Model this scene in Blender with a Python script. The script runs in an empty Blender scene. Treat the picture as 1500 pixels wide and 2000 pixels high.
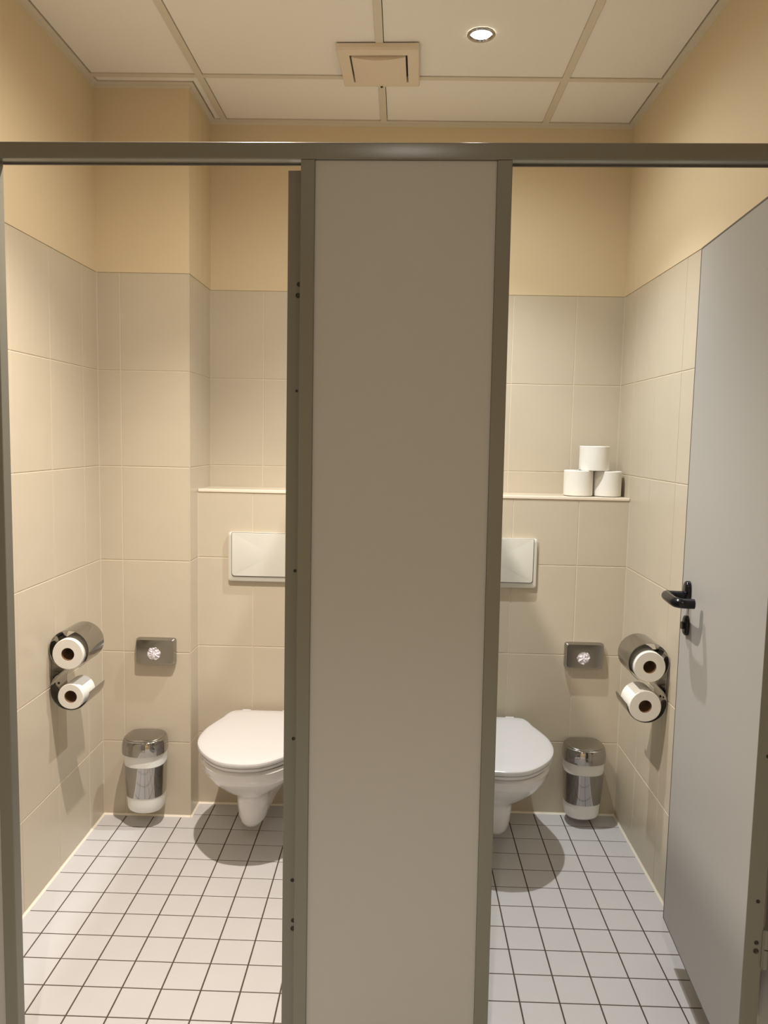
import bpy, bmesh, math, random
from mathutils import Vector, Matrix
sc = bpy.context.scene
COL = sc.collection
PI = math.pi
random.seed(7)

# ------------------------------------------------------------------ camera
F_PX, PITCH, YAW, ROLL, CAM_Z = 1513.09, -0.0954, -0.0211, -0.0204, 1.4657
cam_d = bpy.data.cameras.new('camera')
cam = bpy.data.objects.new('camera', cam_d); COL.objects.link(cam)
cam_d.sensor_fit = 'HORIZONTAL'; cam_d.sensor_width = 36.0
cam_d.lens = F_PX / 1500.0 * 36.0
cam_d.clip_start = 0.02
def cam_rot():
    cy, sy = math.cos(YAW), math.sin(YAW)
    cp, sp = math.cos(PITCH), math.sin(PITCH)
    cr, sr = math.cos(ROLL), math.sin(ROLL)
    M1 = Matrix(((cy, -sy, 0), (sy, cy, 0), (0, 0, 1)))            # yaw
    M2 = Matrix(((1, 0, 0), (0, cp, sp), (0, -sp, cp)))            # pitch
    M3 = Matrix(((cr, 0, -sr), (0, 1, 0), (sr, 0, cr)))            # roll
    W = M3 @ M2 @ M1                                               # rows: right, forward, up
    right, fwd, up = W[0], W[1], W[2]
    return Matrix((right, up, -fwd)).transposed()
cam.matrix_world = Matrix.Translation((0, 0, CAM_Z)) @ cam_rot().to_4x4()
sc.camera = cam

# ------------------------------------------------------------------ world, lights, exposure
sc.view_settings.view_transform = 'Standard'
sc.view_settings.look = 'None'
sc.view_settings.gamma = 1.0
sc.view_settings.exposure = 1.2
sc.view_settings.use_curve_mapping = False
w = bpy.data.worlds.new('world'); sc.world = w; w.use_nodes = True
w.node_tree.nodes['Background'].inputs[0].default_value = (1, .8, .6, 1)
w.node_tree.nodes['Background'].inputs[1].default_value = 0.01

H = 2.6874
#         x      y      power colour               in which stall
SPOTS = [(-0.41, 1.88, 92, (1.0, .905, .82), 'left'),
         (0.213, 2.481, 48, (.94, .98, 1.0), 'right'),
         (-0.10, -0.35, 98, (1.0, .94, .88), 'corridor')]
SPOT_ANGLE, SPOT_BLEND, SPILL = 106, 1.0, .13   # a narrow beam plus the weak spill of the open reflector

# ------------------------------------------------------------------ materials
def mat(name, col, rough=.5, metal=0., spec=.5, bump=None, var=0., coat=0., emit=None, varscale=8., trans=0., sss=0.):
    m = bpy.data.materials.new(name); m.use_nodes = True
    nt = m.node_tree; b = nt.nodes['Principled BSDF']
    b.inputs['Base Color'].default_value = (*col, 1)
    b.inputs['Roughness'].default_value = rough
    b.inputs['Metallic'].default_value = metal
    b.inputs['Specular IOR Level'].default_value = spec
    if coat: b.inputs['Coat Weight'].default_value = coat; b.inputs['Coat Roughness'].default_value = .05
    if sss:
        b.inputs['Subsurface Weight'].default_value = sss
        b.inputs['Subsurface Radius'].default_value = (.02, .015, .01)
    if emit:
        b.inputs['Emission Color'].default_value = (*emit[0], 1); b.inputs['Emission Strength'].default_value = emit[1]
    if var or bump:
        tc = nt.nodes.new('ShaderNodeTexCoord')
        n = nt.nodes.new('ShaderNodeTexNoise'); n.inputs['Scale'].default_value = varscale
        n.inputs['Detail'].default_value = 4.
        nt.links.new(tc.outputs['Object'], n.inputs['Vector'])
        if var:
            mx = nt.nodes.new('ShaderNodeMix'); mx.data_type = 'RGBA'
            mx.inputs['A'].default_value = (*[c*(1-var) for c in col], 1)
            mx.inputs['B'].default_value = (*[min(1, c*(1+var)) for c in col], 1)
            nt.links.new(n.outputs['Fac'], mx.inputs['Factor'])
            nt.links.new(mx.outputs['Result'], b.inputs['Base Color'])
        if bump:
            n2 = nt.nodes.new('ShaderNodeTexNoise'); n2.inputs['Scale'].default_value = bump[0]
            n2.inputs['Detail'].default_value = 3.
            nt.links.new(tc.outputs['Object'], n2.inputs['Vector'])
            bp = nt.nodes.new('ShaderNodeBump'); bp.inputs['Strength'].default_value = bump[1]
            bp.inputs['Distance'].default_value = bump[2]
            nt.links.new(n2.outputs['Fac'], bp.inputs['Height'])
            nt.links.new(bp.outputs['Normal'], b.inputs['Normal'])
    return m

M_TILE = mat('cream_wall_tile', (.565, .495, .380), .30, bump=(9., .15, .01), var=.045, varscale=5.)
M_GROUT = mat('cream_wall_grout', (.72, .62, .47), .8)
M_PAINT = mat('pale_yellow_wall_paint', (.70, .57, .370), .75, bump=(60., .15, .002))
M_FLOOR = mat('pale_floor_tile', (.57, .555, .55), .33, bump=(14., .1, .005), var=.04, varscale=9.)
M_FGROUT = mat('brown_floor_grout', (.075, .05, .035), .85)
M_SEAL = mat('ivory_sealant', (.85, .78, .64), .4)
M_PANEL = mat('ceiling_panel', (.87, .83, .755), .85, bump=(160., .25, .002))
M_RAIL = mat('ceiling_rail', (.70, .64, .52), .5)
M_PLENUM = mat('dark_gap', (.05, .04, .03), .9)
M_FRAME = mat('olive_grey_metal', (.155, .150, .120), .25, spec=.5)
M_HPL = mat('light_grey_laminate', (.37, .36, .335), .45, bump=(300., .08, .0008))
M_EDGE = mat('dark_door_edge', (.10, .085, .07), .5)
M_CERAMIC = mat('white_ceramic', (.72, .70, .68), .08, coat=.3)
M_SEAT = mat('white_seat_plastic', (.70, .69, .69), .22)
M_CHROME = mat('chrome', (.42, .41, .40), .07, metal=1.)
M_BIN = mat('white_bin_plastic', (.84, .84, .81), .35, sss=.15)
M_PLATE = mat('ivory_flush_plastic', (.66, .645, .57), .3)
M_GAP = mat('dark_plate_gap', (.10, .09, .08), .7)
M_PAPER = mat('white_tissue_paper', (.80, .77, .70), .9, bump=(120., .2, .002))
M_CORE = mat('brown_cardboard', (.20, .11, .05), .8)
M_STEEL = mat('satin_chrome', (.42, .41, .39), .16, metal=1.)
M_BLACK = mat('black_handle_plastic', (.004, .004, .007), .18, spec=.3)
M_SCREW = mat('dark_screw', (.035, .03, .025), .4, metal=.5)
M_VENT = mat('cream_vent_plastic', (.78, .66, .52), .45)
M_BAG = mat('white_plastic_bag', (.85, .80, .84), .25, bump=(90., 1., .01))
M_LAMP = mat('lit_lamp', (1, 1, 1), .5, emit=((1., .90, .74), 60.))
M_TRIMW = mat('white_tile_trim', (.82, .72, .58), .3)

# ------------------------------------------------------------------ mesh helpers
def obj(name, bm, mats, parent=None, smooth=False, bevel=0., seg=2, loc=None, weld=False):
    me = bpy.data.meshes.new(name)
    bmesh.ops.recalc_face_normals(bm, faces=bm.faces[:])
    bm.to_mesh(me); bm.free()
    for m in (mats if isinstance(mats, (list, tuple)) else [mats]): me.materials.append(m)
    o = bpy.data.objects.new(name, me); COL.objects.link(o)
    if parent: o.parent = parent
    if loc: o.location = loc
    if smooth:
        for p in me.polygons: p.use_smooth = True
        es = o.modifiers.new('edges', 'EDGE_SPLIT'); es.split_angle = math.radians(38)
    if bevel:
        b = o.modifiers.new('bevel', 'BEVEL'); b.width = bevel; b.segments = seg; b.limit_method = 'ANGLE'
        b.angle_limit = math.radians(40); b.harden_normals = False
    return o
def struct(o): o['kind'] = 'structure'; return o
def thing(name, label, cat, loc=(0, 0, 0), rz=0., group=None):
    o = bpy.data.objects.new(name, None); COL.objects.link(o)
    o.location = loc; o.rotation_euler = (0, 0, rz); o.empty_display_size = .05
    o['label'] = label; o['category'] = cat
    if group: o['group'] = group
    return o
def box(bm, x0, x1, y0, y1, z0, z1, mi=0):
    v = [bm.verts.new((x, y, z)) for z in (z0, z1) for y in (y0, y1) for x in (x0, x1)]
    for f in ((0, 2, 3, 1), (4, 5, 7, 6), (0, 1, 5, 4), (2, 6, 7, 3), (0, 4, 6, 2), (1, 3, 7, 5)):
        fc = bm.faces.new([v[i] for i in f]); fc.material_index = mi
def mbox(*a): bm = bmesh.new(); box(bm, *a); return bm
def tube(bm, pts, rad, n=16, caps=True, mi=0):
    pts = [Vector(p) for p in pts]; rings = []
    if not isinstance(rad, (list, tuple)): rad = [rad]*len(pts)
    prev = None
    for i, p in enumerate(pts):
        d = (pts[min(i+1, len(pts)-1)] - pts[max(i-1, 0)]).normalized()
        if prev is None:
            a = Vector((0, 0, 1)) if abs(d.z) < .9 else Vector((1, 0, 0))
            prev = (a - d*a.dot(d)).normalized()
        else: prev = (prev - d*prev.dot(d)).normalized()
        b = d.cross(prev)
        rings.append([bm.verts.new(p + (prev*math.cos(t) + b*math.sin(t))*rad[i]) for t in [2*PI*k/n for k in range(n)]])
    for r0, r1 in zip(rings, rings[1:]):
        for k in range(n):
            f = bm.faces.new((r0[k], r0[(k+1) % n], r1[(k+1) % n], r1[k])); f.material_index = mi
    if caps:
        f = bm.faces.new(rings[0][::-1]); f.material_index = mi
        f = bm.faces.new(rings[-1]); f.material_index = mi
def loft(bm, loops, cap0=True, cap1=True, mi=0, closed=True):
    R = [[bm.verts.new(p) for p in L] for L in loops]; n = len(R[0])
    for a, b in zip(R, R[1:]):
        for k in range(n if closed else n-1):
            f = bm.faces.new((a[k], a[(k+1) % n], b[(k+1) % n], b[k])); f.material_index = mi
    for c, r in ((cap0, R[0]), (cap1, R[-1])):
        if c:
            cen = Vector((0, 0, 0))
            for v in r: cen += v.co
            cv = bm.verts.new(cen/len(r))
            for k in range(n):
                f = bm.faces.new((r[k], r[(k+1) % n], cv)); f.material_index = mi
def spline(pts, n):
    """Catmull-Rom through a list of tuples, n samples per span"""
    out = []
    P = [pts[0]] + list(pts) + [pts[-1]]
    for i in range(1, len(P)-2):
        for k in range(n):
            t = k/n
            out.append(tuple(.5*((2*b) + (-a+c)*t + (2*a-5*b+4*c-d)*t*t + (-a+3*b-3*c+d)*t**3)
                             for a, b, c, d in zip(P[i-1], P[i], P[i+1], P[i+2])))
    out.append(tuple(pts[-1])); return out

def tiles(bm, O, U, V, us, vs, g=.0013, hgt=.0016, mi_t=0, mi_g=1):
    """tiled face: grout plane hgt behind the tile face, each tile a slab with eased edges. us, vs = tile limits"""
    O, U, V = Vector(O), Vector(U), Vector(V); N = U.cross(V)
    q = [bm.verts.new(O + U*u + V*v - N*hgt) for u, v in ((us[0], vs[0]), (us[-1], vs[0]), (us[-1], vs[-1]), (us[0], vs[-1]))]
    f = bm.faces.new(q); f.material_index = mi_g
    for a, b in zip(us, us[1:]):
        for c, d in zip(vs, vs[1:]):
            if b-a < .006 or d-c < .006: continue
            rings = []
            for ins, h in ((g, -hgt*1.05), (g+.0003, -hgt*.45), (g+.0009, -hgt*.12), (g+.0019, 0)):
                ia = ins if a != us[0] else ins-g; ib = ins if b != us[-1] else ins-g
                rings.append([bm.verts.new(O + U*x + V*y + N*h) for x, y in
                              ((a+ia, c+ins), (b-ib, c+ins), (b-ib, d-ins), (a+ia, d-ins))])
            for r0, r1 in zip(rings, rings[1:]):
                for k in range(4):
                    f = bm.faces.new((r0[k], r0[(k+1) % 4], r1[(k+1) % 4], r1[k])); f.material_index = mi_t
            f = bm.faces.new(rings[-1]); f.material_index = mi_t
def cuts(lo, hi, off, step):
    s = [lo]; k = math.ceil((lo + .004 - off)/step)
    while off + k*step < hi - .004: s.append(off + k*step); k += 1
    return s + [hi]
def plain(bm, O, U, V, u0, u1, v0, v1, mi=0):
    O, U, V = Vector(O), Vector(U), Vector(V)
    f = bm.faces.new([bm.verts.new(O + U*u + V*v) for u, v in ((u0, v0), (u1, v0), (u1, v1), (u0, v1))]); f.material_index = mi

# ------------------------------------------------------------------ room
XL, XR, XC = -1.1155, .8704, -.779           # left wall, right wall, pier's right side
YC, YB, YW, YF = 2.8395, 2.952, 3.1524, -1.3 # pier front, boxing front, back wall, wall behind the camera
TH, TW, H0, ZS = .3493, .2491, .2938, 1.2494
ZT = H0 + 5*TH
XM = -.07                                     # the divider between the stalls
X_, Y_, Z_ = Vector((1, 0, 0)), Vector((0, 1, 0)), Vector((0, 0, 1))
vcut = [0] + [H0 + k*TH for k in range(6)]
PT = .0015                                     # plaster stands this far proud of the tiles

def thick_wall(bm, x0, x1, y0, y1, z0, z1, mi): box(bm, x0, x1, y0, y1, z0, z1, mi)

# floor
bm = bmesh.new()
GX, GY, GS = -1.1308, 2.7523, .1052
tiles(bm, (0, 0, 0), X_, Y_, cuts(XL, XR, GX, GS), cuts(YF, YW, GY, GS), g=.0019, hgt=.0012)
box(bm, XL-.1, XR+.1, YF-.1, YW+.1, -.12, -.0016, 1)
struct(obj('floor', bm, [M_FLOOR, M_FGROUT]))
# left wall (faces +X): U along -Y so that U x V = +X  ->  U=(0,1,0), V=(0,0,1): U x V = (1,0,0)
bm = bmesh.new()
tiles(bm, (XL, 0, 0), Y_, Z_, cuts(YF, YC, 2.456, .2511), vcut)
box(bm, XL-.1, XL+PT, YF, YC, ZT, H+.1, 2)
box(bm, XL-.1, XL-.0017, YF, YC, 0, ZT, 1)
struct(obj('wall_left', bm, [M_TILE, M_GROUT, M_PAINT]))
# right wall (faces -X): U = -Y
bm = bmesh.new()
tiles(bm, (XR, 0, 0), -Y_, Z_, [-y for y in cuts(YF, YW, 2.727, .2500)][::-1], vcut)
box(bm, XR-PT, XR+.1, YF, YW, ZT, H+.1, 2)
box(bm, XR+.0017, XR+.1, YF, YW, 0, ZT, 1)
struct(obj('wall_right', bm, [M_TILE, M_GROUT, M_PAINT]))
# back wall above the boxing (faces -Y): U = X, V = Z : X x Z = -Y
bm = bmesh.new()
tiles(bm, (0, YW, 0), X_, Z_, cuts(XC, XR, -.5637, TW), [ZS] + vcut[4:])
box(bm, XC, XR, YW-PT, YW+.1, ZT, H+.1, 2)
box(bm, XC, XR, YW+.0017, YW+.1, 0, ZT, 1)
struct(obj('wall_back', bm, [M_TILE, M_GROUT, M_PAINT]))
# boxing that hides the cisterns
bm = bmesh.new()
tiles(bm, (0, YB, 0), X_, Z_, cuts(XC, XR, -.5655, TW), [0] + [H0 + k*TH for k in range(3)] + [ZS-.004])
tiles(bm, (0, 0, ZS+.006), X_, Y_, cuts(XC, XR, -.5637, TW), [YB+.004, YW])
box(bm, XC, XR, YB+.0017, YW, 0, ZS+.004, 1)
struct(obj('wall_boxing', bm, [M_TILE, M_GROUT]))
# pier
bm = bmesh.new()
tiles(bm, (0, YC, 0), X_, Z_, [XL, -1.0303, XC], vcut)
tiles(bm, (XC, 0, 0), Y_, Z_, [YC, YW], vcut)
box(bm, XL, XC+PT, YC-PT, YW, ZT, H+.1, 2)
box(bm, XL, XC-.0017, YC+.0017, YW, 0, ZT, 1)
struct(obj('wall_pier', bm, [M_TILE, M_GROUT, M_PAINT]))
# wall behind the camera
bm = bmesh.new(); box(bm, XL-.1, XR+.1, YF-.1, YF, 0, H+.1)
struct(obj('wall_front', bm, M_PAINT))
# trims: pier corner bead, shelf edge, sealant at the floor
struct(obj('trim_1', mbox(XC-.0035, XC+.0006, YC-.0006, YC+.0035, .004, ZT), M_TILE, bevel=.0015))
struct(obj('trim_2', mbox(XC+.001, XR-.001, YB-.003, YB+.008, ZS-.004, ZS+.0075), M_TRIMW, bevel=.002))
def seal(name, a, b, nrm):
    bm = bmesh.new(); a, b, nrm = Vector(a), Vector(b), Vector(nrm); r = .007
    L = [[p + nrm*u + Z_*v for u, v in ((-.001, -.001), (r, -.001), (r*.35, r*.35), (-.001, r))] for p in (a, b)]
    loft(bm, L); struct(obj(name, bm, M_SEAL))
def vseal(name, x, y, sx, sy, z0, z1):
    bm = bmesh.new(); r_ = .0032
    loft(bm, [[(x+sx*a, y+sy*b, z) for a, b in ((-.0012, -.0012), (r_, -.0012), (r_*.4, r_*.4), (-.0012, r_))] for z in (z0, z1)])
    struct(obj(name, bm, M_TILE))
vseal('trim_16', XL, YC, 1, -1, .006, ZT); vseal('trim_17', XC, YB, 1, -1, .006, ZS-.005); vseal('trim_18', XC, YW, 1, -1, ZS+.006, ZT)
vseal('trim_19', XR, YB, -1, -1, .006, ZS-.005); vseal('trim_20', XR, YW, -1, -1, ZS+.006, ZT)
seal('trim_3', (XL, YF, 0), (XL, YC, 0), X_)
seal('trim_4', (XL, YC, 0), (XC+.007, YC, 0), -Y_)
seal('trim_5', (XC, YC-.007, 0), (XC, YB, 0), X_)
seal('trim_6', (XC, YB, 0), (XR, YB, 0), -Y_)
seal('trim_7', (XR, YF, 0), (XR, YB, 0), -X_)

# ------------------------------------------------------------------ ceiling: lay-in panels in a rail grid
VX = [-.722, -.0975, .527]; YT = 2.7717; YT2 = YT - 1.249; YT3 = YT2 - 1.249; RW = .012
bm = bmesh.new()
box(bm, XL-.1, XR+.1, YF-.1, YW+.1, H+.03, H+.12, 1)
gp = .0022; AW = .020
xs = [XL+AW] + [v for v in VX for _ in (0, 1)] + [XR-AW]
cols = [(XL+AW, VX[0]-RW), (VX[0]+RW, VX[1]-RW), (VX[1]+RW, VX[2]-RW), (VX[2]+RW, XR-AW)]
rows = [(YF+AW, YT3-RW), (YT3+RW, YT2-RW), (YT2+RW, YT-RW), (YT+RW, YW-AW)]
for i, (a, b) in enumerate(cols):
    for j, (c, d) in enumerate(rows):
        if i == 0 and j == 3:
            box(bm, a+.0035, b-.0005, c, YC-AW-.0045, H+.003, H+.03); box(bm, XC+AW+.0045, b-.0005, YC-AW-.0046, d-gp, H+.003, H+.03)
            continue
        box(bm, a+(.0045 if i == 0 else gp), b-(.0045 if i == 3 else gp*.3), c+gp*.2, d-(.0045 if j == 3 else gp), H+.003, H+.03)
struct(obj('ceiling', bm, [M_PANEL, M_PLENUM]))
n = 8
for v in VX:
    struct(obj('trim_%d' % n, mbox(v-RW, v+RW, YF+.02, YW-.002, H-.001, H+.032), M_RAIL)); n += 1
for y in (YT, YT2, YT3):
    bm = bmesh.new()
    for a, b in cols: box(bm, a-(.018 if a < -1 else 0), b+(.018 if b > .8 else 0), y-RW, y+RW, H-.0004, H+.032)
    struct(obj('trim_%d' % n, bm, M_RAIL)); n += 1
bm = bmesh.new()
lg = .013
def ang(x0, x1, y0, y1): box(bm, x0, x1, y0, y1, H-.0005, H+.03)
ang(XL+.003, XL+AW, YF, YC-AW); ang(XL+.003, XC+AW, YC-AW, YC-.003); ang(XC+.003, XC+AW, YC-.003, YW-AW)
ang(XC+.003, XR-AW, YW-AW, YW-.003); ang(XR-AW, XR-.003, YF, YW-.003)
box(bm, XL+PT-.0005, XL+PT+.0016, YF, YC-.003, H-lg, H); box(bm, XL+.003, XC+.0052, YC-PT-.0016, YC-PT+.0005, H-lg, H)
box(bm, XC+PT-.0005, XC+PT+.0016, YC-.004, YW-.003, H-lg, H); box(bm, XC, XR-.003, YW-PT-.0016, YW-PT+.0005, H-lg, H)
box(bm, XR-PT-.0016, XR-PT+.0005, YF, YW-.003, H-lg, H)
struct(obj('trim_%d' % n, bm, M_RAIL))

# ------------------------------------------------------------------ cubicle front
PR = -.0265                                    # the whole front is slightly out of square with the back wall
P0 = (0, 1.505, 0)
ZB = 2.016                                     # top of the head rail
part = thing('cubicle_partition', 'olive-grey metal framed cubicle front with head rail and grey centre panel between both open stalls',
             'toilet partition', P0, PR)
xl, xr = XL+.004, XR-.004
def bar_x(x0, x1, y0, y1, z0, z1, rad, n=8):
    bm = bmesh.new(); L = []
    for x in (x0, x1):
        lp = []
        for cy_, cz_, a0 in ((y1-rad, z1-rad, 0), (y0+rad, z1-rad, 90), (y0+rad, z0+rad, 180), (y1-rad, z0+rad, 270)):
            for k in range(n+1):
                a = math.radians(a0+90*k/n); lp.append((x, cy_+rad*math.cos(a), cz_+rad*math.sin(a)))
        L.append(lp)
    loft(bm, L); return bm
obj('head_rail', bar_x(xl, xr, 0, .031, ZB-.031, ZB, .003), M_FRAME, part, smooth=True)
obj('door_stop', mbox(-.792, -.2, .026, .0305, ZB-.0338, ZB-.0312), M_GAP, part)
obj('door_stop', mbox(.196, .79, .026, .0305, ZB-.0338, ZB-.0312), M_GAP, part)
PA, PB = -.2020, .1945                          # outer limits of the centre panel with its posts
def lean(x0, x1, l0, l1, y0, y1, z0, z1):
    """upright slab whose sides lean: l0, l1 = x shift of the left and right side at floor level relative to the rail"""
    bm = bmesh.new(); L = []
    for z in (z0, z1):
        k = 1 - z/ZB
        L.append([(x0+l0*k, y0, z), (x1+l1*k, y0, z), (x1+l1*k, y1, z), (x0+l0*k, y1, z)])
    loft(bm, L, False, False); bmesh.ops.contextual_create(bm, geom=[e for e in bm.edges if e.is_boundary and abs(e.verts[0].co.z-z0) < 1e-5 and abs(e.verts[1].co.z-z0) < 1e-5])
    bmesh.ops.contextual_create(bm, geom=[e for e in bm.edges if e.is_boundary])
    return bm
for x0, x1, l in ((-.8195, -.7925, .0), (PA, PA+.0268, .001), (PB-.0283, PB, .0115), (.792, .819, .0)):
    obj('post', lean(x0, x1, l, l, .0005, .030, .012, ZB-.0313), M_FRAME, part, bevel=.0015)
    obj('foot', mbox(x0-.006+l, x1+.006+l, -.004, .034, .0005, .0125), M_FRAME, part, bevel=.002)
obj('centre_panel', lean(PA+.0270, PB-.0286, .001, .0115, .006, .019, .13, ZB-.0315), M_HPL, part)['label'] = 'light grey laminate centre panel'
obj('side_panel', mbox(xl+.004, -.820, .006, .019, .13, ZB-.0315), M_HPL, part)
obj('side_panel', mbox(.8195, xr-.004, .006, .019, .13, ZB-.0315), M_HPL, part)
# divider between the two stalls, notched over the boxing
bm = bmesh.new()
dv = [(.034, .13), (YB-.006-P0[1], .13), (YB-.006-P0[1], ZS+.012), (YW-.006-P0[1], ZS+.012), (YW-.006-P0[1], 1.985), (.034, 1.985)]
loft(bm, [[(x, y, z) for y, z in dv] for x in (-.0065, .0065)])
div = obj('cubicle_divider', bm, M_HPL, None); div.location = (XM, P0[1], 0)
div['label'] = 'grey dividing wall between both stalls, edge on behind the centre panel'; div['category'] = 'divider'

# ------------------------------------------------------------------ doors
def screw(bm, p, r=.0028):
    """a countersunk screw head facing -Y"""
    x, y, z = p
    L = []
    for rr, yy in ((r*1.5, y+.0006), (r*1.5, y-.0006), (r*1.1, y-.0008), (r*.8, y+.0002), (.0004, y+.0004)):
        L.append([(x+rr*math.cos(t), yy, z+rr*math.sin(t)) for t in [2*PI*k/14 for k in range(14)]])
    loft(bm, L)
def lever_set(parent, side, xface, yh, zh):
    """black lever and key escutcheon on the face at x = xface, side = -1 (towards -x)"""
    def esc(name, y, z, ry, rz_, t):
        bm = bmesh.new(); L = []
        for s, dx in ((1., 0), (1., .6), (.93, .85), (.8, 1.)):
            L.append([(xface + side*t*dx, y + ry*s*math.copysign(abs(math.cos(a))**.75, math.cos(a)),
                       z + rz_*s*math.copysign(abs(math.sin(a))**.8, math.sin(a))) for a in [2*PI*k/36 for k in range(36)]])
        loft(bm, L); return obj(name, bm, M_BLACK, parent, smooth=True)
    h = esc('handle_plate', yh, zh, .0185, .031, .013)
    bm = bmesh.new()
    zz = zh-.007
    pts = [(xface+side*.008, yh, zz), (xface+side*.03, yh, zz), (xface+side*.048, yh+.001, zz), (xface+side*.058, yh-.006, zz),
           (xface+side*.062, yh-.022, zz), (xface+side*.062, yh-.085, zz), (xface+side*.058, yh-.102, zz), (xface+side*.046, yh-.110, zz),
           (xface+side*.020, yh-.111, zz)]
    P = spline(pts, 6)
    tube(bm, P, [.0125 if i > 14 else .0110 for i in range(len(P))], 18)
    obj('lever', bm, M_BLACK, h, smooth=True)
    k = esc('key_plate', yh, zh-.087, .0185, .0265, .010)
    bm = bmesh.new(); tube(bm, [(xface+side*.009, yh, zh-.087), (xface+side*.016, yh, zh-.087)], .010, 20)
    obj('lock_turn', bm, M_BLACK, k, smooth=True)

DT, DW, DZ0, DZ1 = .034, .570, .135, 1.9725
def door(label, loc, rz, handle, hinge_side):
    """leaf runs along +y from its hinge edge (y=0) to its free edge; the x=0 face looks into -x"""
    t = thing('cubicle_door', label, 'door', loc, rz)
    obj('leaf', mbox(.0, DT, .002, DW-.002, DZ0+.002, DZ1-.002), M_HPL, t)
    bm = bmesh.new(); box(bm, -.0008, DT+.0008, 0, .0025, DZ0, DZ1)
    he = obj('hinge_profile', bm, M_FRAME, t, bevel=.0008)
    bm = bmesh.new()
    box(bm, -.0006, DT+.0006, DW-.0035, DW, DZ0, DZ1); box(bm, -.0006, DT+.0006, .0025, DW-.0035, DZ1-.004, DZ1)
    box(bm, -.0006, DT+.0006, .0025, DW-.0035, DZ0, DZ0+.003)
    obj('edge_band', bm, M_EDGE, t)
    for x, z, r in ((.0195, 1.759, .0032), (.0175, 1.738, .0034), (.0165, 1.554, .0018), (.0165, 1.196, .0022), (.0165, .847, .0024),
                    (.0170, .541, .0026), (.0195, .452, .0030), (.0195, .434, .0036)):
        bm = bmesh.new(); screw(bm, (x+.003, -.0005, z), r); obj('screw', bm, M_SCREW, t)
    for z in (.44, 1.748):
        bm = bmesh.new(); tube(bm, [(DT+.0085, .001, z-.042), (DT+.0085, .001, z-.0015)], .0075, 18)
        tube(bm, [(DT+.0085, .001, z+.0015), (DT+.0085, .001, z+.042)], .0075, 18)
        box(bm, DT-.001, DT+.0085, -.003, .0035, z-.04, z+.04)
        obj('hinge', bm, M_FRAME, t, smooth=True)['label'] = 'grey barrel hinge'
    if handle: lever_set(t, -1, -.0004, DW-.066, 1.078)
    return t
door('light grey cubicle door of the right stall, open inwards along the right wall, with black lever handle', (.7265, 1.515, 0), -math.atan2(.040, .57), True, 1)
# the left leaf is seen edge on: its hinge edge beside the centre panel
door('cubicle door of the left stall, open and seen edge on as a dark screwed strip left of the centre panel', (-.2285, 1.537, 0), math.radians(-3.6), True, 1)

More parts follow.
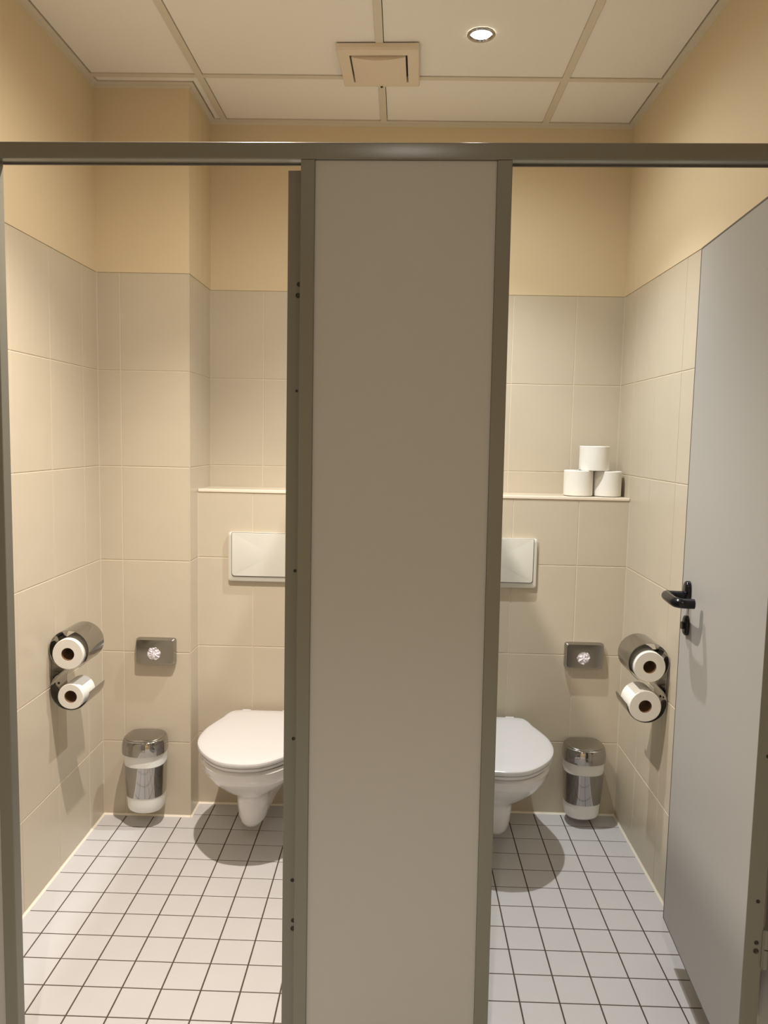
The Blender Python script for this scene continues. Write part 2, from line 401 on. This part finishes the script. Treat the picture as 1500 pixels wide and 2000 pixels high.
# ------------------------------------------------------------------ toilets
def half_to_loop(prof, z, ins=0., cy=-.27):
    """prof: [(y, halfwidth)...] from the wall to the front tip; returns a closed loop at height z"""
    pts = [(w_, y) for y, w_ in prof] + [(-w_, y) for y, w_ in prof[::-1] if w_ > 1e-6]
    if ins:
        n = len(pts); out = []
        for i, (x, y) in enumerate(pts):
            a, b = pts[(i-1) % n], pts[(i+1) % n]
            tx, ty = b[0]-a[0], b[1]-a[1]; l = math.hypot(tx, ty) or 1
            nx, ny = ty/l, -tx/l
            if nx*x + ny*(y-cy) > 0: nx, ny = -nx, -ny
            out.append((x+nx*ins, y+ny*ins))
        pts = out
    return [(x, y, z) for x, y in pts]
def make_toilet(label, x):
    t = thing('toilet', label, 'toilet', (x, YB, 0), 0, 'wall hung toilets')
    lidp = spline([(-.035, .0), (-.035, .06), (-.042, .120), (-.070, .142), (-.12, .154), (-.18, .174), (-.25, .190), (-.34, .189), (-.42, .162),
                   (-.488, .112), (-.526, .060), (-.537, .0)], 6)
    ZR = .402
    bm = bmesh.new()
    loft(bm, [half_to_loop(lidp, ZR-.018, .004), half_to_loop(lidp, ZR-.014, .0005), half_to_loop(lidp, ZR-.008, 0), half_to_loop(lidp, ZR-.003, .0015),
              half_to_loop(lidp, ZR, .006), half_to_loop(lidp, ZR+.0022, .014)] + [[(x*k, -.29+(y+.29)*k, ZR+.0022+dz) for x, y, _ in half_to_loop(lidp, ZR, .014)] for k, dz in ((.85, .0015), (.6, .0028), (.3, .0035), (.1, .0037))])
    obj('lid', bm, M_SEAT, t, smooth=True)
    bm = bmesh.new()
    loft(bm, [half_to_loop(lidp, ZR-.033, .010), half_to_loop(lidp, ZR-.030, .005), half_to_loop(lidp, ZR-.022, .004), half_to_loop(lidp, ZR-.0195, .008)])
    obj('seat', bm, M_SEAT, t, smooth=True)
    for s in (-1, 1):
        bm = bmesh.new(); tube(bm, [(s*.078-.016, -.027, ZR-.012), (s*.078+.016, -.027, ZR-.012)], .0095, 16)
        tube(bm, [(s*.078, -.027, ZR-.040), (s*.078, -.027, ZR-.012)], .008, 14)
        obj('hinge', bm, M_SEAT, t, smooth=True)
    # pan: slices  z, half-width near the wall, widest half-width, y of widest, y of the tip, squareness of nose
    S = [(.3645, .112, .176, -.29, -.516), (.355, .113, .181, -.29, -.525), (.335, .112, .179, -.29, -.520), (.315, .108, .172, -.285, -.508),
         (.290, .102, .158, -.28, -.486), (.265, .098, .138, -.27, -.456), (.247, .095, .114, -.27, -.438), (.234, .092, .090, -.27, -.418),
         (.222, .090, .067, -.27, -.405), (.205, .088, .059, -.27, -.400), (.175, .084, .057, -.27, -.396), (.140, .078, .054, -.27, -.388),
         (.114, .070, .049, -.27, -.376), (.096, .060, .041, -.27, -.358), (.084, .046, .028, -.26, -.332), (.079, .030, .014, -.25, -.300)]
    loops = []
    for z, wb, wm, ym, yt in S:
        pr = [(-.0, .0), (-.0, wb), (-.05, wb)]
        mid = ym*.5
        pr += [(mid, (wb*.45 + wm*.55)), (ym, wm)]
        for a in (20, 40, 58, 72, 82): pr.append((ym + (yt-ym)*math.sin(math.radians(a)), wm*math.cos(math.radians(a))**.85))
        pr.append((yt, 0.))
        loops.append(half_to_loop(spline(pr, 4), z))
    m_ = min(len(l) for l in loops); loops = [l[:m_] for l in loops]
    bm = bmesh.new(); loft(bm, loops)
    p = obj('pan', bm, M_CERAMIC, t, smooth=True)
    for s in (-1, 1):
        bm = bmesh.new(); tube(bm, [(s*.094, -.16, .215), (s*.104, -.16, .215)], .010, 16)
        obj('bolt_cap', bm, M_SEAT, p, smooth=True)
    return t
make_toilet('white wall-hung toilet with closed lid in the left stall', -.503)
make_toilet('white wall-hung toilet with closed lid in the right stall', .363)

# ------------------------------------------------------------------ flush plates
def rrect(w_, h_, r, n=6, corners=(1, 1, 1, 1)):
    """rounded rectangle points (x, z), corner order: top right, top left, bottom left, bottom right"""
    out = []
    for (sx, sz, a0), c in zip(((1, 1, 0), (-1, 1, 90), (-1, -1, 180), (1, -1, 270)), corners):
        rr = max(r*c, .0004)
        for k in range(n+1):
            a = math.radians(a0 + 90*k/n)
            out.append((sx*(w_/2-rr) + rr*math.cos(a), sz*(h_/2-rr) + rr*math.sin(a)))
    return out
def flush_plate(label, x, z):
    t = thing('flush_plate', label, 'flush plate', (x, YB, z), 0, 'flush plates')
    W, Hh = .342, .190
    bm = bmesh.new()
    loft(bm, [[(a*s, y, b*s2) for a, b in rrect(W, Hh, .009)] for s, s2, y in ((1, 1, -.0005), (1, 1, -.010), (.995, .99, -.0135), (.975, .955, -.0155))])
    obj('frame', bm, M_PLATE, t, smooth=True)
    bw, bh = W-.030, Hh-.024
    dz = .0095
    bm = bmesh.new()
    loft(bm, [[(a*s, y, b*s2+dz) for a, b in rrect(bw+.004, bh+.0045, .011, corners=(.2, .2, 1, 1))] for s, s2, y in ((1, 1, -.013), (1, 1, -.0160))])
    obj('gap', bm, M_GAP, t)
    bm = bmesh.new()
    loft(bm, [[(a*s, y - (0.0035*(1-(b/(bh/2))**2) if s < .999 else 0), b*s2+dz+.0006) for a, b in rrect(bw, bh, .010, corners=(.2, .2, 1, 1))]
              for s, s2, y in ((1, 1, -.0145), (1, 1, -.0185), (.995, .992, -.0205), (.5, .5, -.021))])
    obj('push_button', bm, M_PLATE, t, smooth=True)
    return t
flush_plate('ivory plastic flush plate above the left stall toilet', -.487, .9985)
flush_plate('ivory plastic flush plate above the right stall toilet', .3545, .9985)

# ------------------------------------------------------------------ sanitary bag dispensers
def bag_box(label, x, y, z):
    t = thing('hygiene_bag_dispenser', label, 'bag dispenser', (x, y, z), 0, 'chrome bag dispensers')
    W, Hh, D = .150, .100, .026
    n = 28; hr = .0245; hx = -.004; hz = -.007
    bm = bmesh.new()
    # shell with a round opening in its front
    T_ = [2*PI*k/64 for k in range(64)]
    rp = [(W/2*math.copysign(abs(math.cos(a))**.16, math.cos(a)), Hh/2*math.copysign(abs(math.sin(a))**.16, math.sin(a))) for a in T_]
    Ls = [[(a*s, yy, b*s2) for a, b in rp] for s, s2, yy in ((1, 1, -.0005), (1, 1, -D*.55), (.985, .975, -D*.68), (.945, .915, -D*.985), (.935, .90, -D), (.92, .88, -D))]
    hole = []
    for th in T_:
        hole.append((hx + hr*math.cos(th), -D, hz + hr*math.sin(th)))
    Ls += [hole, [(q[0], -D+.004, q[2]) for q in hole]]
    loft(bm, Ls, cap1=False)
    obj('case', bm, M_STEEL, t, smooth=True)
    bm = bmesh.new()
    rr = [0, .010, .018, .025, .031]
    R = []
    rnd = random.Random(int(abs(x)*1000))
    for r_ in rr[1:]:
        R.append([(hx + r_*math.cos(2*PI*k/20), -D+.001 + r_*.16 - rnd.uniform(0, .007)*(r_ < .03), hz + r_*math.sin(2*PI*k/20)) for k in range(20)])
    loft(bm, R, cap1=False)
    obj('bag', bm, M_BAG, t)['label'] = 'crumpled white plastic bag showing in the round opening'
bag_box('chrome bag dispenser on the left stall pier beside the toilet', -.9055, YC, .6515)
bag_box('chrome bag dispenser on the right stall back wall beside the toilet', .7205, YB, .646)

# ------------------------------------------------------------------ wall bins
def wall_bin(label, x, y, dz):
    t = thing('wall_bin', label, 'waste bin', (x, y, dz), 0, 'waste bins')
    def sec(hw, dp, z, ex=2.25, y0=-.004):
        out = []
        for k in range(48):
            a = 2*PI*k/48; c, s = math.cos(a), math.sin(a)
            yy = s; e = 2./ex if s < 0 else 2./3.4
            out.append((hw*math.copysign(abs(c)**(2./ex if s < 0 else 2./3.4), c), y0 - dp/2 + dp/2*math.copysign(abs(s)**e, s), z))
        return out
    def wd(z):  # half width and depth by height
        f = max(0, min(1, (z-.055)/.25)); return .063+.0135*f**.7, .116+.022*f**.7
    zs = [.050, .053, .060, .072, .09, .12, .16, .20, .24, .27, .290]
    L = []
    for i, z in enumerate(zs):
        hw, dp = wd(z); k = {0: .80, 1: .90, 2: .97}.get(i, 1.)
        L.append(sec(hw*k, dp*k, z))
    bm = bmesh.new(); loft(bm, L); obj('body', bm, M_BIN, t, smooth=True)
    bm = bmesh.new(); L = []
    for z, e in ((.116, -.001), (.1165, .0015), (.18, .0018), (.2365, .0015), (.237, -.001)):
        hw, dp = wd(z); L.append(sec(hw+e, dp+e, z))
    loft(bm, L, False, False); obj('chrome_band', bm, M_CHROME, t, smooth=True)
    bm = bmesh.new(); L = []
    for z, hw, dp in ((.283, .0775, .140), (.2825, .0800, .1445), (.292, .0805, .1455), (.308, .0800, .1445), (.320, .0785, .142), (.329, .0760, .1385), (.334, .0735, .1345), (.3352, .0715, .1315)):
        L.append(sec(hw, dp, z, y0=-.004-(.1445-dp)*.3))
    loft(bm, L, False, True)
    lid = obj('lid', bm, M_CHROME, t, smooth=True); lid['label'] = 'chrome lid'
    bm = bmesh.new()
    loft(bm, [sec(.0690, .127, .3354, y0=-.009), sec(.0690, .127, .3368, y0=-.009), sec(.066, .122, .3388, y0=-.011), sec(.05, .095, .3412, y0=-.024), sec(.025, .05, .3424, y0=-.047), sec(.006, .012, .3427, y0=-.066)], False, True)
    obj('lid_flap', bm, M_STEEL, lid, smooth=True)
wall_bin('white bin with chrome lid and band in the left stall, mounted low on the pier', -.930, YC-.0005, .010)
wall_bin('white bin with chrome lid and band in the right stall, mounted low beside the toilet', .7235, YB-.0005, -.020)

# ------------------------------------------------------------------ toilet rolls and their holders
def toilet_roll(label, r, ln, core_r=.020, loc=(0, 0, 0), rot=(0, 0, 0), group=None, cat='toilet roll'):
    """axis along local z, base at z=0"""
    t = thing('toilet_roll', label, cat, loc, 0, group); t.rotation_euler = rot
    bm = bmesh.new(); N = 48
    def ring(rad, z): return [((rad + (.0006*math.sin(3*a) if rad > .03 else 0))*math.cos(a), (rad + (.0006*math.sin(3*a) if rad > .03 else 0))*math.sin(a), z) for a in [2*PI*k/N for k in range(N)]]
    loft(bm, [ring(core_r+.001, .0), ring(r-.002, 0), ring(r, .002), ring(r, ln*.5), ring(r, ln-.002), ring(r-.002, ln), ring(core_r+.001, ln), ring(core_r+.001, 0)], False, False)
    p = obj('paper', bm, M_PAPER, t, smooth=True)
    bm = bmesh.new(); loft(bm, [ring(core_r, .001), ring(core_r, ln-.001), ring(core_r+.001, ln-.001), ring(core_r+.001, .001), ring(core_r, .001)], False, False)
    obj('cardboard_core', bm, M_CORE, t, smooth=True)
    return t
ZSH = ZS+.0078
G_SH = 'spare toilet rolls on the shelf'
toilet_roll('white toilet roll standing on the shelf, lower left of the three stacked', .0560, .098, loc=(.6935, 3.045, ZSH), group=G_SH)
toilet_roll('white toilet roll on the shelf, lower right of the stack beside the right wall', .0540, .097, loc=(.8060, 3.045, ZSH), group=G_SH)
toilet_roll('white toilet roll on top of the two others on the shelf', .0570, .095, loc=(.7520, 3.045, ZSH+.0982), group=G_SH)

def roll_holder(label, s, xw, y0, zu, zl):
    """s=+1: sticks out towards +x from the wall face xw; shells run from y0 to y0+.123"""
    t = thing('toilet_roll_holder', label, 'toilet roll holder', (xw, y0, 0), 0, 'double toilet roll holders')
    R, th, L_ = .0645, .0016, .125; cx = R+.003
    def shell(name, zc, a0, a1, skew):
        bm = bmesh.new(); n_ = 40; A = [math.radians(a0 + (a1-a0)*k/n_) for k in range(n_+1)]
        o_ = [(s*(cx+R*math.cos(a)), zc+R*math.sin(a)) for a in A]; i_ = [(s*(cx+(R-th)*math.cos(a)), zc+(R-th)*math.sin(a)) for a in A][::-1]
        lp = o_ + i_
        # front rim is cut back a little towards the free lip
        def yf(k):
            kk = k if k <= n_ else 2*n_+1-k
            return skew*(kk/n_)**2
        loops = [[(p[0], yf(k), p[1]) for k, p in enumerate(lp)], [(p[0], L_, p[1]) for p in lp]]
        R_ = [[bm.verts.new(q) for q in lo] for lo in loops]; m_ = len(lp)
        for k in range(m_): bm.faces.new((R_[0][k], R_[0][(k+1) % m_], R_[1][(k+1) % m_], R_[1][k]))
        for rr in R_:
            for k in range(n_): bm.faces.new((rr[k], rr[k+1], rr[m_-2-k], rr[m_-1-k]))
        return obj(name, bm, M_CHROME, t, smooth=True)
    shell('hood', zu, 228, -62, .0); shell('tray', zl, 128, 358, .0)
    bm = bmesh.new(); box(bm, s*.001, s*.0029, .022, L_-.022, zl-.010, zu+.010)
    bp = obj('back_plate', bm, M_CHROME, t, bevel=.0008)
    for z, yy in ((zl+.012, .030), (zl+.004, .062)):
            bm = bmesh.new(); tube(bm, [(s*.0046, yy, z), (s*.0072, yy, z)], .0036, 14); obj('screw', bm, M_SCREW, bp, smooth=True)
    # end stop bracket holding the rolls
    bm = bmesh.new(); box(bm, s*.004, s*.075, L_-.003, L_-.0012, zu-.012, zu+.012); obj('end_bracket', bm, M_CHROME, t)
    bm = bmesh.new(); tube(bm, [(s*(cx+.0), L_-.002, zu-.008), (s*(cx+.0), .05, zu-.008)], .0075, 14); obj('spindle', bm, M_CHROME, t, smooth=True)
    return cx
ry = (math.radians(-90), 0, 0)
ZU, ZL = .770, .6365
cx = roll_holder('chrome double toilet roll holder on the left wall', 1, XL, 2.398, ZU, ZL)
toilet_roll('toilet roll under the chrome hood of the left wall holder', .0500, .098, loc=(XL+cx, 2.388, ZU-.0108), rot=ry)
toilet_roll('smaller toilet roll lying in the lower tray of the left wall holder', .0420, .096, core_r=.0195, loc=(XL+cx+.001, 2.401, ZL-.0205), rot=ry)
cx = roll_holder('chrome double toilet roll holder on the right wall', -1, XR, 2.430, ZU-.001, ZL)
toilet_roll('toilet roll under the chrome hood of the right wall holder', .0500, .098, loc=(XR-cx, 2.420, ZU-.0118), rot=ry)
toilet_roll('full toilet roll lying in the lower tray of the right wall holder', .0510, .098, loc=(XR-cx-.006, 2.425, ZL-.0090), rot=ry)

# ------------------------------------------------------------------ ceiling vent
vent = thing('ceiling_vent', 'square cream plastic ceiling vent with a bowed centre plate', 'air vent', (-.0995, 2.663, H-.0006), math.radians(-1.5))
bm = bmesh.new(); Vh = .1295; vz = -.020; op = .086
def sq(h, z, ox=0.): return [(-h+ox, -h, z), (h+ox, -h, z), (h+ox, h, z), (-h+ox, h, z)]
loft(bm, [sq(Vh, 0), sq(Vh, vz*.6), sq(Vh-.003, vz), sq(op+.0065, vz), sq(op+.0045, vz*.1)], False, False)
obj('frame', bm, M_VENT, vent)
obj('duct', mbox(-op-.004, op+.004, -op-.004, op+.004, -.0012, -.0002), M_GAP, vent)
bm = bmesh.new(); N = 14; L = []
for i in range(N+1):
    u = -1+2*i/N; row = []
    for j in range(N+1):
        v_ = -1+2*j/N
        row.append((u*op, v_*op, vz-.002-.010*(1-u*u)))
    L.append(row)
T = [[bm.verts.new(q) for q in r] for r in L]; B = [[bm.verts.new((q[0], q[1], vz+.006)) for q in r] for r in L]
for i in range(N):
    for j in range(N):
        bm.faces.new((T[i][j], T[i+1][j], T[i+1][j+1], T[i][j+1])); bm.faces.new((B[i][j], B[i][j+1], B[i+1][j+1], B[i+1][j]))
for i in range(N):
    bm.faces.new((T[i][0], B[i][0], B[i+1][0], T[i+1][0])); bm.faces.new((T[i][N], T[i+1][N], B[i+1][N], B[i][N]))
    bm.faces.new((T[0][i], T[0][i+1], B[0][i+1], B[0][i])); bm.faces.new((T[N][i], B[N][i], B[N][i+1], T[N][i+1]))
obj('centre_plate', bm, M_VENT, vent, smooth=True)
obj('clip', mbox(-.004, .004, Vh-.008, Vh-.001, vz-.003, vz+.001), M_SCREW, vent)

# ------------------------------------------------------------------ recessed spots
def spot(x, y, power, colour, where):
    t = thing('recessed_spotlight', {'left': 'recessed chrome-ringed ceiling spotlight above the left stall',
              'right': 'small lit recessed ceiling spotlight with chrome ring, right of the vent',
              'corridor': 'recessed chrome-ringed ceiling spotlight over the washroom in front of the stalls'}[where], 'ceiling light', (x, y, H), 0)
    N = 40
    def ring(r, z): return [(r*math.cos(2*PI*k/N), r*math.sin(2*PI*k/N), z) for k in range(N)]
    bm = bmesh.new(); loft(bm, [ring(.0425, .002), ring(.0425, -.002), ring(.040, -.004), ring(.034, -.0035), ring(.031, .0), ring(.030, .002)], False, False)
    obj('trim_ring', bm, M_CHROME, t, smooth=True)
    bm = bmesh.new(); L = [ring(r, z) for r, z in ((.0305, .0018), (.024, -.0002), (.013, -.0012), (.002, -.0016))]; loft(bm, L, False, True)
    obj('lamp', bm, M_LAMP, t, smooth=True)
    ld = bpy.data.lights.new('spot_light', 'SPOT'); ld.energy = power; ld.color = colour
    ld.spot_size = math.radians(SPOT_ANGLE); ld.spot_blend = SPOT_BLEND; ld.shadow_soft_size = .018
    lo = bpy.data.objects.new('spot_light', ld); COL.objects.link(lo); lo.parent = t; lo.location = (0, 0, -.03)
    l2 = ld.copy(); l2.energy = power*SPILL; l2.spot_size = math.radians(168); l2.spot_blend = .8
    lo = bpy.data.objects.new('spill_light', l2); COL.objects.link(lo); lo.parent = t; lo.location = (0, 0, -.03)
for s_ in SPOTS: spot(*s_)
